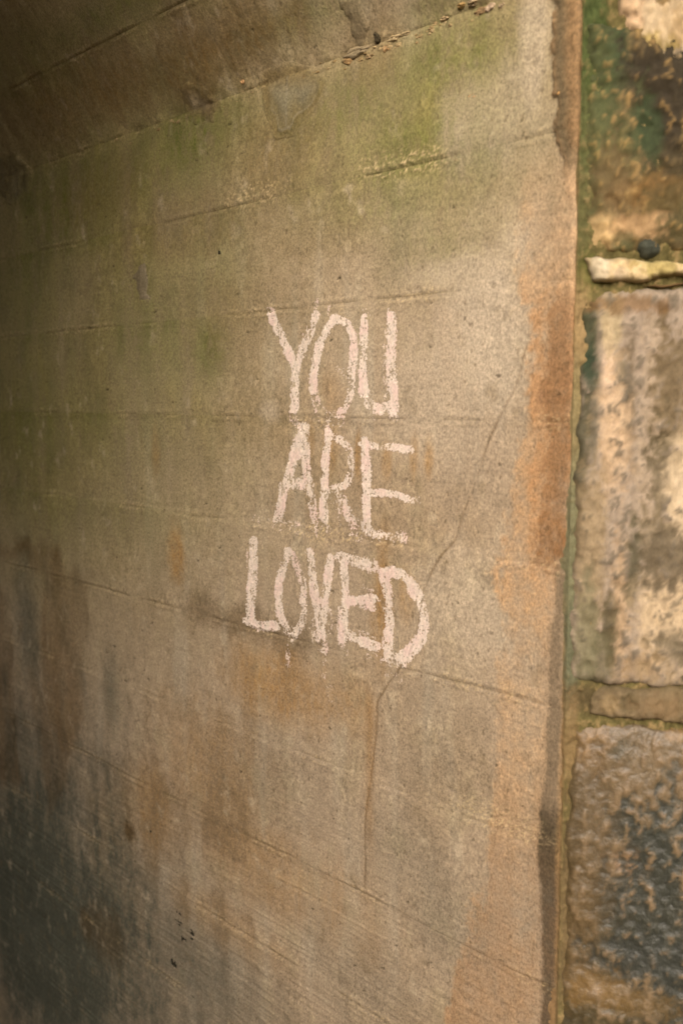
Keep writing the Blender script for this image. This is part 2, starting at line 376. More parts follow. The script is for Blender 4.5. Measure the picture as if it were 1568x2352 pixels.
# ------------------------------------------------------------------ object helpers
def tag(o, label=None, cat=None, group=None, kind=None):
    for k, x in (('label', label), ('category', cat), ('group', group), ('kind', kind)):
        if x: o[k] = x
    return o
def thing(name, loc, label, cat):
    o = bpy.data.objects.new(name, None); COL.objects.link(o); o.location = loc
    o.empty_display_size = 0.1
    return tag(o, label, cat)
def mesh_obj(name, V, F, mat, parent=None, col=None, smooth=True):
    """V (n,3) in world metres, F (m,4) or (m,3) int array"""
    V = np.asarray(V, dtype=np.float64)
    org = np.array(parent.matrix_world.translation) if parent is None else ORG[parent.name]
    V = V - org
    me = bpy.data.meshes.new(name)
    F = np.asarray(F, dtype=np.int32); k = F.shape[1]
    me.vertices.add(len(V)); me.vertices.foreach_set('co', V.astype(np.float32).ravel())
    me.loops.add(F.size); me.loops.foreach_set('vertex_index', F.ravel())
    me.polygons.add(len(F)); me.polygons.foreach_set('loop_start', np.arange(0, F.size, k, dtype=np.int32))
    me.update(calc_edges=True); me.validate()
    if smooth: me.polygons.foreach_set('use_smooth', np.ones(len(me.polygons), bool))
    if col is not None:
        a = me.color_attributes.new('Col', 'FLOAT_COLOR', 'POINT')
        a.data.foreach_set('color', np.concatenate([col, np.ones((len(col), 1))], 1).astype(np.float32).ravel())
    me.materials.append(mat)
    o = bpy.data.objects.new(name, me); COL.objects.link(o)
    if parent is not None: o.parent = parent
    return o
ORG = {}
def root(name, loc, label, cat, **kw):
    o = thing(name, loc, label, cat); ORG[o.name] = np.array(loc, dtype=float)
    return tag(o, **kw) if kw else o
def grid_faces(n, m, keep=None):
    i = np.arange(n * m).reshape(n, m)
    F = np.stack([i[:-1, :-1], i[:-1, 1:], i[1:, 1:], i[1:, :-1]], -1)
    return F.reshape(-1, 4) if keep is None else F[keep]
def grid_obj(name, P, mat, parent, col=None, keep=None, flip=False):
    n, m = P.shape[:2]
    F = grid_faces(n, m, keep)
    if flip: F = F[:, ::-1]
    V = P.reshape(-1, 3); C = None if col is None else col.reshape(-1, 3)
    if keep is not None:
        us, inv = np.unique(F, return_inverse=True); F = inv.reshape(F.shape); V = V[us]; C = None if C is None else C[us]
    return mesh_obj(name, V, F, mat, parent, C)
def box_obj(name, lo, hi, mat, parent):
    x0, y0, z0 = lo; x1, y1, z1 = hi
    V = [(x0, y0, z0), (x1, y0, z0), (x1, y1, z0), (x0, y1, z0), (x0, y0, z1), (x1, y0, z1), (x1, y1, z1), (x0, y1, z1)]
    F = [(0, 3, 2, 1), (4, 5, 6, 7), (0, 1, 5, 4), (1, 2, 6, 5), (2, 3, 7, 6), (3, 0, 4, 7)]
    return mesh_obj(name, V, F, mat, parent, smooth=False)

# ------------------------------------------------------------------ the ground
GZ = -0.12
def ground():
    me = bpy.data.meshes.new('ground')
    s = 250.0
    me.from_pydata([(-s, -s, GZ), (s, -s, GZ), (s, s, GZ), (-s, s, GZ)], [], [(0, 1, 2, 3)])
    me.materials.append(M_EARTH)
    o = bpy.data.objects.new('ground', me); COL.objects.link(o); tag(o, kind='structure')
ground()

# ------------------------------------------------------------------ the board-marked concrete wall and vault
XFAR = -6.0
fine = S(-30, 1176)[0]
us = np.concatenate([np.linspace(XFAR, fine - 0.05, 50), np.linspace(fine, UC, 640), UC + np.array([.001, .003, .006, .01, .02, .04, .07])])
wall = root('concrete_wall', (UC, 0, 0), 'board-marked concrete passage wall painted YOU ARE LOVED in white capitals, stained green and rust', 'wall')
vault = root('concrete_vault', (UC, 0, Z0), 'darker brown and mossy concrete vault curving over from the top of the painted wall', 'vault')
bounds = sorted(JOINTS)
if bounds[0] > GZ: bounds = [GZ - 0.03] + bounds
def panel(v0, v1, parent, step):
    n = max(3, int((v1 - v0) / step))
    vs = np.linspace(v0, v1, n)
    U, V = np.meshgrid(us, vs)
    f = fields(U, V)
    P = conc_P(U, V, displace(U, V, f))
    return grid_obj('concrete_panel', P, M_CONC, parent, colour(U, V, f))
for a, b in zip(bounds[:-1], bounds[1:]):
    panel(a, b, wall, 0.0021)
vb = [Z0] + VJ + [Z0 + RAD * R(90 - PHI0) * 1.0]
for i, (a, b) in enumerate(zip(vb[:-1], vb[1:])):
    panel(a, b, vault, 0.0023 if i < 3 else 0.02)

def surf(U, V, lift):
    f = fields(U, V)
    return conc_P(U, V, displace(U, V, f) + lift), f

# far half of the vault and the other side of the passage (behind the photographer's shoulder)
def far_side():
    ph = np.linspace(R(90), R(180 - PHI0), 24)
    prof = [(YC + RAD * math.cos(a), ZC + RAD * math.sin(a)) for a in ph] + [(-2 * HALF, z) for z in np.linspace(Z0, GZ - 0.02, 20)[1:]]
    xs = np.linspace(XFAR, UC, 40)
    P = np.array([[(x, y, z) for x in xs] for y, z in prof])
    r = root('passage_wall', (UC, -2 * HALF, 0), 'plain concrete side of the passage facing the painted wall', 'wall')
    grid_obj('wall_face', P, M_ROUGH, r)
far_side()
deck = root('bridge_deck', (UC, -HALF, 2.9), 'thick bridge deck lying over the concrete vault', 'bridge')
ztop = ZC + RAD + 0.02
box_obj('deck_slab', (XFAR, -2 * HALF - 0.6, ztop), (UC - 0.05, 0.6, ztop + 0.7), M_RUBBLE, deck)
def spandrel():
    ph = np.linspace(R(PHI0), R(180 - PHI0), 40)
    inn = [(YC + RAD * math.cos(a), ZC + RAD * math.sin(a)) for a in ph]
    V = []
    for y, z in inn: V.append((UC - 0.01, y, z + 0.012))
    for y, z in inn: V.append((UC - 0.01, YC + (y - YC) * 1.9, ztop + 1.0))
    n = len(inn)
    F = [(i, i + n, i + n + 1, i + 1) for i in range(n - 1)]
    return mesh_obj('spandrel', V, F, M_RUBBLE, deck, smooth=False)
spandrel()

# ------------------------------------------------------------------ painted words
def crop(cx, cy, oy): return (530.6 + 0.346 * cx, oy + 0.346 * cy)
WORDS = {
 'YOU': (663.3, {
  'Y': [([(262, 150), (310, 260), (360, 370), (430, 510)], 50), ([(562, 175), (530, 280), (490, 380), (440, 490), (425, 600), (430, 720), (432, 800)], 50), ([(572, 70), (566, 130), (560, 190)], 26, .45), ([(425, 780), (430, 900)], 60, .45)],
  'O': [([(690, 195), (640, 260), (600, 350), (572, 450), (556, 560), (552, 680)], 52), ([(552, 660), (575, 760), (610, 820), (660, 850), (730, 835)], 56, .42), ([(730, 840), (770, 770), (792, 680)], 44, .62), ([(792, 690), (800, 560), (822, 420), (808, 310), (770, 230), (690, 195)], 46, .85), ([(600, 860), (620, 900), (700, 880), (725, 890)], 44, .35), ([(650, 165), (660, 110), (700, 105)], 28, .28), ([(720, 530), (780, 560)], 50, .35)],
  'U': [([(888, 190), (888, 300), (880, 420), (876, 560), (888, 680)], 44, .9), ([(890, 150), (905, 200)], 44, .35), ([(885, 670), (905, 745), (945, 790), (1000, 800), (1060, 770)], 62, .82), ([(1068, 185), (1068, 300), (1060, 420), (1066, 540), (1076, 680), (1076, 780), (1082, 850)], 54, 1.0), ([(1040, 300), (1040, 500), (1045, 700)], 60, .35), ([(1050, 130), (1052, 190)], 24, .5), ([(900, 860), (1100, 870)], 16, .3)]}),
 'ARE': (952.7, {
  'A': [([(490, 75), (440, 210), (395, 350), (350, 500), (325, 610)], 56, .95), ([(330, 600), (300, 690)], 60, .75), ([(495, 90), (500, 240), (505, 370), (530, 500), (548, 600)], 48, .8), ([(545, 590), (555, 680), (545, 750)], 50, .5), ([(380, 450), (460, 455), (530, 480)], 66, .8), ([(485, 100), (465, 200), (450, 270)], 50, .95), ([(170, 690), (260, 720), (330, 740)], 60, .25), ([(330, 720), (480, 760), (620, 780)], 66, .25)],
  'R': [([(645, 110), (638, 230), (632, 350), (628, 480), (625, 600), (625, 700)], 46, .9), ([(640, 135), (700, 150), (745, 180), (785, 230), (798, 310), (792, 390), (770, 460), (700, 490), (650, 500)], 42, .8), ([(700, 500), (760, 590), (790, 680)], 56, .65), ([(790, 660), (815, 740), (820, 800)], 60, .42), ([(655, 80), (650, 130)], 30, .4), ([(630, 690), (640, 780)], 50, .35), ([(640, 560), (760, 640)], 60, .35), ([(700, 700), (860, 820)], 60, .22)],
  'E': [([(885, 175), (895, 260), (905, 360), (905, 480), (905, 600), (905, 700)], 52, .9), ([(870, 195), (960, 205), (1080, 215), (1190, 232)], 46, .85), ([(925, 520), (1010, 518), (1100, 530), (1190, 568)], 44, .9), ([(1190, 555), (1260, 560)], 40, .3), ([(900, 740), (930, 790), (980, 800)], 70, .85), ([(980, 810), (1060, 820), (1140, 815)], 72, .5), ([(850, 690), (860, 560)], 50, .25), ([(860, 830), (1000, 850)], 40, .3)]}),
 'LOVED': (1206.0, {
  'L': [([(153, 100), (150, 220), (146, 340), (138, 460), (132, 560), (130, 640)], 52), ([(115, 640), (190, 670), (296, 668)], 56, .9)],
  'O': [([(385, 170), (350, 260), (325, 370), (318, 480), (325, 570), (352, 650)], 48, .95), ([(350, 640), (380, 710), (410, 750)], 56, .7), ([(385, 165), (420, 200), (445, 270), (470, 330)], 40, .5), ([(482, 360), (488, 450), (485, 540), (475, 630), (450, 700), (410, 750)], 40, .8), ([(400, 760), (392, 850), (385, 930)], 34, .3), ([(360, 700), (470, 690)], 50, .4)],
  'V': [([(528, 175), (540, 270), (552, 380), (568, 500), (585, 620), (600, 730)], 50, .95), ([(665, 215), (655, 320), (640, 430), (622, 540), (612, 640), (606, 740)], 46, .9), ([(600, 720), (612, 820)], 70, .55), ([(655, 540), (665, 640), (640, 740)], 36, .35), ([(540, 600), (550, 760)], 40, .45), ([(628, 830), (622, 920), (618, 1010)], 26, .32), ([(650, 1080), (655, 1150)], 44, .22)],
  'E': [([(748, 200), (752, 300), (758, 420), (758, 540), (752, 660), (748, 760)], 50, .9), ([(745, 750), (755, 840)], 56, .45), ([(735, 215), (800, 225), (880, 255), (945, 265)], 70, .85), ([(820, 190), (920, 230)], 50, .45), ([(775, 505), (850, 500), (960, 488)], 52, .9), ([(860, 520), (950, 540)], 50, .5), ([(775, 715), (860, 770), (960, 800)], 64, .95), ([(820, 710), (950, 740)], 40, .4), ([(890, 410), (940, 440)], 40, .22), ([(720, 520), (720, 700)], 40, .3), ([(890, 880), (960, 850)], 40, .25)],
  'D': [([(1032, 310), (1042, 420), (1048, 540), (1050, 660), (1050, 780), (1045, 880)], 62, .95), ([(1020, 320), (1090, 305), (1150, 330), (1205, 390), (1245, 470)], 62, .92), ([(1245, 460), (1275, 560), (1285, 650), (1268, 750), (1225, 820), (1170, 860), (1110, 880)], 60, .92), ([(1015, 915), (1090, 920), (1160, 940)], 40, .85), ([(1100, 900), (1170, 880)], 50, .7), ([(1060, 985), (1110, 1015)], 60, .35)]}),
}
def paint_letter(name, strokes, oy, parent, label):
    polys = [(Poly([crop(x, y, oy) for x, y in s[0]]), 0.346 * s[1] / 2, s[2] if len(s) > 2 else 1.0) for s in strokes]
    allp = np.concatenate([p.p for p, _, _ in polys])
    pad = 0.03; step = 0.0011
    uu = np.arange(allp[:, 0].min() - pad, allp[:, 0].max() + pad, step)
    vv = np.arange(allp[:, 1].min() - pad, allp[:, 1].max() + pad, step)
    U, V = np.meshgrid(uu, vv)
    # pixel width to metres: sideways the wall is foreshortened, so the strokes are wider along it
    cu = allp[:, 0].mean(); cx = np.mean([crop(x, y, oy)[0] for s in strokes for x, y in s[0]]); cy = np.mean([crop(x, y, oy)[1] for s in strokes for x, y in s[0]])
    a0 = S(cx, cy); mu = abs(S(cx + 10, cy)[0] - a0[0]) / 10; mv = abs(S(cx, cy + 10)[1] - a0[1]) / 10
    n1 = fbm(U * 120, V * 60, 21, 3, 0.75); n2 = fbm(U * 400, V * 290, 22, 2, 0.8); n3 = fbm(U * 36, V * 24, 23, 3)
    cover = np.zeros(U.shape); jline = np.exp(-(fields(U, V)['jd'] / 0.004) ** 2)
    for p, hw, dens in polys:
        q = Poly.__new__(Poly); q.p = p.p / np.array([mu, mv])
        d = q.dist(U / mu + 2.6 * n3 + 1.2 * n1, V / mv + 1.6 * n1)
        edge = (hw * (1.42 + 0.14 * n3) - d) / hw                      # 1 on the axis, 0 at the edge
        cover = np.maximum(cover, min(dens, 0.90) * sm(-0.20, 0.62, edge) * (1 - 0.45 * jline))
    N = 0.55 * n1 + 0.75 * n2 + 0.35 * n3
    rank = np.empty(N.size); rank[np.argsort(N.ravel())] = np.arange(N.size) / N.size
    c = rank.reshape(N.shape) - (1 - cover)
    keepv = c > 0
    keep = (keepv[:-1, :-1].astype(int) + keepv[1:, :-1] + keepv[:-1, 1:] + keepv[1:, 1:]) >= 3
    P, f = surf(U, V, 0.0007)
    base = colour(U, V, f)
    thick = sm(-0.05, 0.35, c + 0.08 * n3)
    pc = np.broadcast_to(lin((234, 218, 203)), U.shape + (3,)).copy()
    pc = mixc(pc, (230, 204, 192), sm(-0.2, 0.8, n3)); pc = mixc(pc, (214, 196, 172), 0.6 * sm(0.0, 0.9, n1))
    col = base + (pc - base) * (0.40 + 0.55 * thick)[..., None]
    o = grid_obj('painted_letter', P, M_PAINT, parent, col, keep)
    o['label'] = label
for wd, (oy, letters) in WORDS.items():
    for L, strokes in letters.items():
        paint_letter(L, strokes, oy, wall, 'white painted capital %s of the word %s' % (L, wd))

# ------------------------------------------------------------------ mortar tongues and spalls on the springing joint
def patch(name, pts, thick, cols, parent, ripple=0.0, label=None, seed=0, rough=1.0, blend=0.8, soft=0.0):
    p = Poly(pts); pc = Poly(pts + pts[:1])
    step = 0.002
    lo = p.p.min(0) - 0.01; hi = p.p.max(0) + 0.01
    U, V = np.meshgrid(np.arange(lo[0], hi[0], step), np.arange(lo[1], hi[1], step))
    nz = fbm(U * 40, V * 40, 31 + seed, 3); nl = fbm(U * 12, V * 12, 32 + seed, 3)
    uu = U + 0.006 * nz; vv = V + 0.006 * nl + 0.003 * nz
    d = pc.dist(uu, vv) * np.where(p.inside(uu, vv), 1, -1)
    h = thick * (sm(-0.001, 0.010, d) * 0.4 + 0.6 * sm(0, 0.05, d)) + rough * 0.0008 * nz * (d > 0)
    if ripple: h = h + ripple * np.sin(np.clip(d, 0, 1) * 420 + 2.2 * nl) * sm(0.002, 0.006, d) * sm(0.032, 0.014, d) * sm(hi[1], lo[1] + 0.02, V)
    P, f = surf(U, V, 0)
    P2 = conc_P(U, V, displace(U, V, f) + h - 0.0015 * (d < 0.002))
    col = np.broadcast_to(lin(cols[0]), U.shape + (3,)).copy()
    col = mixc(col, cols[1], sm(-0.3, 0.8, nl + 0.2 * nz))
    if len(cols) > 2: col = mixc(col, cols[2], sm(0.01, 0.05, d + 0.01 * nl))
    if ripple:
        wv = np.sin(np.clip(d, 0, 1) * 420 + 2.2 * nl)
        col = mixc(col, (156, 150, 130), 0.6 * sm(0.55, 1.0, wv) * sm(0.003, 0.008, d) * sm(0.034, 0.016, d) * sm(hi[1] - 0.03, lo[1] + 0.02, V))
        col = mixc(col, (158, 152, 134), 0.7 * np.exp(-((U - (lo[0] + hi[0]) / 2 + 0.012 + 0.006 * nl) / 0.0012) ** 2) * (d > 0.02))
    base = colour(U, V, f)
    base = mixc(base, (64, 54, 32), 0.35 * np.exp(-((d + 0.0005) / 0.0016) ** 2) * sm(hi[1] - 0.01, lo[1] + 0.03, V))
    al = np.clip(blend * sm(-0.001, 0.004 + soft, d + 0.004 * nz), 0, 1)
    col = base + (col - base) * al[..., None]
    keepv = d > -0.003
    keep = keepv[:-1, :-1] & keepv[1:, 1:] & keepv[1:, :-1] & keepv[:-1, 1:]
    o = grid_obj(name, P2, M_CONC, parent, col, keep)
    if label: o['label'] = label
    return o
patch('mortar_patch', [(588, 195), (606, 245), (630, 314), (652, 320), (676, 312), (690, 284), (722, 262), (748, 222), (760, 180), (726, 150), (680, 140), (640, 150), (606, 160)], 0.0022, ((122, 104, 64), (108, 98, 58), (126, 122, 104)), vault, ripple=0.0006, blend=0.62, soft=0.012, label='smooth grey tongue of mortar hanging over the joint')
patch('mortar_patch', [(408, 200), (432, 180), (470, 200), (512, 226), (520, 250), (500, 275), (470, 288), (440, 282), (420, 250)], 0.003, ((100, 84, 56), (108, 92, 64), (156, 142, 118)), vault, blend=.75, soft=.02, label='rough grey chip of mortar in the joint', seed=3, rough=3)
patch('mortar_patch', [(-30, 350), (30, 345), (62, 375), (80, 400), (72, 440), (40, 470), (-30, 475)], 0.004, ((96, 88, 62), (122, 114, 92)), vault, blend=.65, soft=.02, label='dark lump of mortar in the joint', seed=5, rough=3)
patch('mortar_patch', [(770, -10), (820, -10), (850, 60), (836, 110), (820, 128), (806, 100), (790, 50)], 0.004, ((124, 110, 84), (110, 100, 74), (150, 136, 110)), vault, blend=.8, soft=.006, label='pale pointed run of mortar above the joint', seed=7, rough=2)
patch('mortar_patch', [(306, 640), (318, 610), (336, 596), (344, 640), (340, 668), (352, 690), (322, 690)], 0.003, ((116, 104, 84), (134, 122, 102)), wall, label='small grey scab on the wall', seed=9, rough=2)

# pebbles and lumps of rubble caught in the springing joint
def lump(name, px, py, rx, ry, out, c, parent, seed, n=14, mat=None):
    cu, cv = S(px, py); ru = abs(S(px + rx, py)[0] - cu); rv = abs(S(px, py + ry)[1] - cv)
    a = np.linspace(-1, 1, n); A, B = np.meshgrid(a, a)
    A, B = A + 0.10 * perlin(A * 2 + seed, B * 2 + seed * 1.7, 90), B + 0.10 * perlin(A * 2 - seed, B * 2, 91)
    k = np.sqrt(np.maximum(1 - B ** 2 / 2, 0)); k2 = np.sqrt(np.maximum(1 - A ** 2 / 2, 0))
    X, Y = A * k, B * k2; r = np.hypot(X, Y)
    nz = fbm(X * 1.6 + seed * 3.1, Y * 1.6, 50 + seed, 3)
    X = X * (1 + 0.40 * nz); Y = Y * (1 + 0.40 * fbm(X + seed, Y * 1.3, 60 + seed, 2))
    U, V = cu + X * ru, cv + Y * rv
    h = out * 0.75 * (np.clip(1.25 * (1 - r ** 3), 0, 0.85) * (1 + 0.5 * nz)) - 0.002
    f = fields(U, V)
    P = conc_P(U, V, displace(U, V, f) * 0.5 + h)
    col = np.broadcast_to(lin(c), U.shape + (3,)) * (0.9 + 0.3 * nz + 0.12 * fbm(U * 220, V * 220, 92, 2))[..., None]
    return grid_obj(name, P, mat or M_CONC, parent, col)
rng = np.random.RandomState(5)
for i, (px, py, rx, ry, out, c) in enumerate(((886, 112, 8, 8, .006, (172, 140, 98)), (798, 140, 9, 10, .006, (160, 130, 88)), (848, 130, 10, 6, .006, (166, 142, 104)), (905, 88, 17, 8, .007, (176, 156, 118)), (930, 78, 15, 6, .006, (172, 152, 114)), (1130, 18, 13, 11, .009, (178, 156, 130)), (1085, 6, 12, 10, .009, (170, 150, 118)), (1156, 14, 9, 7, .008, (168, 148, 116)), (1022, 42, 13, 6, .006, (184, 160, 120)), (558, 188, 6, 7, .005, (208, 164, 116)), (1105, 25, 16, 10, .009, (150, 124, 88)), (1060, 12, 9, 8, .010, (170, 140, 90)), (866, 88, 8, 16, .008, (70, 62, 44)), (818, 120, 30, 12, .009, (150, 134, 104)), (1290, 212, 11, 16, .007, (190, 146, 88)), (1287, 250, 7, 7, .006, (186, 158, 116)), (1085, 220, 12, 9, .003, (190, 150, 108)))):
    lump('stone_chip', px, py, rx, ry, out, c, vault if py < 160 and px < 1200 else wall, i)
for i in range(90):
    t = rng.rand() ** 0.55; px = 240 + 960 * t; py = 136 - (0.335 if px > 800 else 0.36) * (px - 800) + rng.randn() * 7
    k = 2.5 + 4 * rng.rand() ** 2
    sh = rng.rand() * 40 - 20
    lump('stone_chip', px, py, k * 1.2, k, .003 + .003 * rng.rand(), (160 + sh, 138 + sh, 98 + sh), vault, 100 + i, n=8)
# dark flecks and drops on the lower wall, flat blisters of tar
for i, (px, py, rx, ry) in enumerate(((408, 2108, 11, 13), (437, 2140, 10, 14), (423, 2160, 7, 9), (264, 2020, 7, 9), (400, 2213, 6, 9), (345, 1906, 4, 6), (355, 2167, 4, 6), (338, 2172, 3, 5), (1050, 1208, 5, 5), (503, 580, 3, 4), (732, 778, 3, 4))):
    lump('dark_drop', px, py, rx * 1.45, ry * 1.5, 0.003, (46, 42, 30), wall, 40 + i, n=9)

# ------------------------------------------------------------------ the old stone wing wall
ANG = 35.0
SD = np.array([math.cos(R(ANG)), math.sin(R(ANG)), 0.0]); SN = np.array([math.sin(R(ANG)), -math.cos(R(ANG)), 0.0])
SO = np.array([UC - 0.001, 0.004, 0.0])
def T(px, py):
    d = ray(px, py); t = ((SO - CAM) @ SN) / (d @ SN)
    p = CAM + d * t
    return float((p - SO) @ SD), float(p[2])
def stone_P(s, z, h): return SO + s[..., None] * SD + z[..., None] * np.array([0, 0, 1.0]) + h[..., None] * SN
wing = root('stone_wall', tuple(SO), 'old wing wall of big weathered sandstone blocks and mossy joints right of the painted concrete', 'wall')

def stone_col(s, z, base, feats, nf):
    mid, hi, vl = nf
    c = np.broadcast_to(lin(base), s.shape + (3,)).copy()
    c = c * (1 + 0.20 * mid + 0.26 * hi + 0.10 * vl)[..., None]
    for (px, py, rx, ry, cc, a, k) in feats:
        m = blob(s, z, px, py, rx, ry, k * (0.50 * mid + 0.65 * hi + 0.3 * vl), 0.45, to=T)
        c = c + (lin(cc) * (1 + 0.22 * hi + 0.12 * mid)[..., None] - c) * np.clip(a * m, 0, 1)[..., None]
    return np.clip(c, 0.004, 0.9)

def stone(q, base, feats, seed, proud=0.012, round_=0.016, mat=None, step=0.0035, amp=1.0, spk=None, label=None, raw=False, fine=0.0):
    """q: corners (left-bottom, right-bottom, right-top, left-top) as photograph pixels, or metres when raw"""
    c = [np.array(x if raw else T(*x)) for x in q]
    Ls = max(np.linalg.norm(c[1] - c[0]), np.linalg.norm(c[2] - c[3])); Lz = max(np.linalg.norm(c[3] - c[0]), np.linalg.norm(c[2] - c[1]))
    n, m = max(6, int(Lz / step)), max(6, int(Ls / step))
    b, a = np.meshgrid(np.linspace(0, 1, n), np.linspace(0, 1, m), indexing='ij')
    A, Bq = 2 * a - 1, 2 * b - 1; q_ = 0.055 if not raw else 0.03
    ax, bx = a, b
    a = 0.5 + 0.5 * A * (1 - q_ * min(1, Lz / Ls) * np.abs(Bq) ** 5 ); b = 0.5 + 0.5 * Bq * (1 - q_ * min(1, Ls / Lz) * np.abs(A) ** 5)
    p = (c[0] * ((1 - a) * (1 - b))[..., None] + c[1] * (a * (1 - b))[..., None] + c[2] * (a * b)[..., None] + c[3] * ((1 - a) * b)[..., None])
    a, b = ax, bx
    s, z = p[..., 0], p[..., 1]
    ea = np.minimum(a, 1 - a) * Ls; eb = np.minimum(b, 1 - b) * Lz
    rr = round_ * (1 + 0.5 * fbm(s * 11 + seed, z * 11, 70 + seed, 3))
    e = 1 / (1 / np.maximum(ea, 1e-5) ** 2 + 1 / np.maximum(eb, 1e-5) ** 2) ** 0.5
    s, z = s + 0.0055 * fbm(s * 22, z * 22, 71 + seed, 4, 0.65), z + 0.0045 * fbm(s * 22, z * 22, 72 + seed, 4, 0.65)
    lo = fbm(s * 7, z * 5, 73 + seed, 4); mid = fbm(s * 28 + 0.5 * lo, z * 10, 74 + seed, 4, 0.68); hi = fbm(s * 85, z * 60, 75 + seed, 3, 0.7); vl = fbm(s * 20, z * 3, 76 + seed, 3)
    h = proud * (1 - np.exp(-(e / np.maximum(rr, 0.003)))) * 1.1 - 0.006 * np.exp(-e / 0.003)
    h = h + amp * (0.0045 * lo + 0.0026 * mid + 0.0030 * hi) * sm(0, 0.008, e)
    edge = (a <= 1e-9) | (a >= 1 - 1e-9) | (b <= 1e-9) | (b >= 1 - 1e-9)
    h = np.where(edge, -0.09, h)
    col = stone_col(s, z, base, feats, (mid, hi, vl))
    if spk: col = mixc(col, spk[0], spk[1] * sm(0.10, 0.46, (0.55 + 0.3 * fine) * hi + (0.6 - 0.35 * fine) * mid + (0.35 - 0.3 * fine) * vl - 0.15 * fine))
    col = mixc(col, (66, 66, 38), 0.6 * np.exp(-e / 0.005))
    o = grid_obj('stone', stone_P(s, z, h), mat or M_STONE, wing, col)
    if label: o['label'] = label
    return o
GREEN, DKGREEN, DARK, PALE = (76, 80, 46), (46, 62, 36), (48, 41, 27), (196, 172, 132)
stone([(1336, 590), (1760, 596), (1760, 100), (1332, 40)], (98, 82, 52), [
    (1390, 60, 62, 300, DKGREEN, .9, .6), (1360, 330, 66, 330, GREEN, .8, .7), (1530, 230, 120, 190, DARK, .95, 1.0), (1540, 480, 90, 120, (70, 60, 36), .8, 1.0), (1430, 330, 60, 120, GREEN, .6, 1.0), (1480, 300, 40, 60, DKGREEN, .6, .8),
    (1480, 450, 90, 40, (122, 90, 46), .6, 1.0), (1400, 420, 50, 110, (104, 84, 54), .7, .8), (1530, 500, 70, 70, (78, 70, 40), .7, .8), (1380, 540, 46, 46, (190, 160, 112), .9, .6), (1455, 520, 60, 30, (180, 146, 104), .7, 1.0), (1430, 560, 30, 26, GREEN, .6, .8)], 1, amp=1.7, spk=((160, 128, 76), .42), fine=1.0, label='dark mossy stone above the thin pale one')
stone([(1466, 150), (1760, 150), (1760, -260), (1310, -260)], (184, 163, 130), [(1390, 0, 26, 140, DKGREEN, .8, .3), (1440, 60, 30, 90, (196, 164, 128), .8, .6), (1520, 10, 18, 16, (110, 88, 50), .9, .5), (1540, 150, 120, 30, DARK, .85, 1.0), (1470, 140, 40, 30, (92, 90, 52), .8, 1.0), (1560, 70, 40, 40, (150, 120, 70), .5, 1.0), (1490, 110, 50, 30, (150, 130, 70), .8, 1.0)], 2, proud=0.016, round_=0.010, amp=1.8, spk=((140, 116, 72), .35), label='pale sandstone block at the top')
stone([(1362, 660), (1760, 626), (1760, 612), (1340, 586)], (184, 162, 122), [(1380, 620, 26, 40, (206, 190, 160), .8, .5), (1420, 632, 26, 20, (208, 186, 154), .7, .5), (1500, 610, 80, 40, (164, 148, 84), .7, .8), (1440, 610, 30, 20, (150, 120, 70), .4, .8)], 3, proud=0.016, round_=0.003, step=0.0025, label='thin pale wedge of stone')
stone([(1460, 666), (1760, 652), (1760, 632), (1500, 652)], (110, 84, 50), [], 8, proud=0.012, round_=0.006, step=0.003)
big = [(1345, 760, 34, 120, (58, 64, 40), .9, .5), (1352, 845, 26, 50, (44, 58, 40), .9, .5), (1395, 830, 14, 90, (198, 172, 146), .8, .5), (1400, 740, 30, 80, (168, 150, 114), .8, .6), (1330, 1050, 24, 130, (74, 72, 52), .85, .8), (1360, 980, 16, 110, (70, 70, 50), .6, .8),
       (1440, 930, 22, 150, (92, 78, 54), .75, .9), (1425, 860, 18, 40, (96, 88, 66), .8, .8), (1410, 1000, 40, 160, (192, 164, 130), .8, .7), (1490, 1000, 34, 300, (180, 158, 126), .3, 1.0), (1540, 900, 46, 150, (104, 88, 60), .85, 1.1), (1520, 1100, 34, 120, (84, 74, 50), .7, 1.2), (1500, 1230, 60, 70, (112, 98, 70), .6, 1.2),
       (1560, 1150, 40, 150, (202, 180, 146), .7, .9), (1350, 1260, 44, 220, (148, 128, 96), .8, .7), (1420, 1400, 26, 220, (178, 148, 110), .6, .8), (1450, 1290, 22, 110, (72, 68, 46), .85, 1.0), (1400, 1430, 18, 90, (76, 70, 46), .8, .8), (1540, 1400, 90, 180, (196, 172, 136), .75, .8), (1540, 1280, 90, 80, (84, 74, 56), .85, 1.1), (1550, 1480, 60, 60, (86, 78, 60), .8, 1.2),
       (1380, 1520, 40, 60, (92, 86, 60), .7, .8), (1340, 1450, 30, 130, (118, 112, 84), .8, .7), (1480, 1520, 60, 40, (150, 124, 86), .5, .8), (1430, 700, 120, 22, (120, 90, 54), .7, .9)]
stone([(1296, 1572), (1760, 1586), (1760, 656), (1332, 660)], (148, 132, 113), big, 4, proud=0.012, round_=0.006, amp=1.3, spk=((82, 74, 58), .72), fine=.5, label='large upright pale block streaked black')
stone([(1348, 1646), (1760, 1682), (1760, 1576), (1362, 1570)], (116, 99, 72), [(1400, 1612, 20, 20, (146, 124, 88), .7, .7), (1440, 1610, 20, 24, (96, 84, 56), .6, .6), (1540, 1620, 70, 30, (126, 102, 70), .5, .9)], 5, proud=0.011, round_=0.004, step=0.0025, amp=1.3, spk=((100, 84, 56), .5), label='thin rust-brown stone')
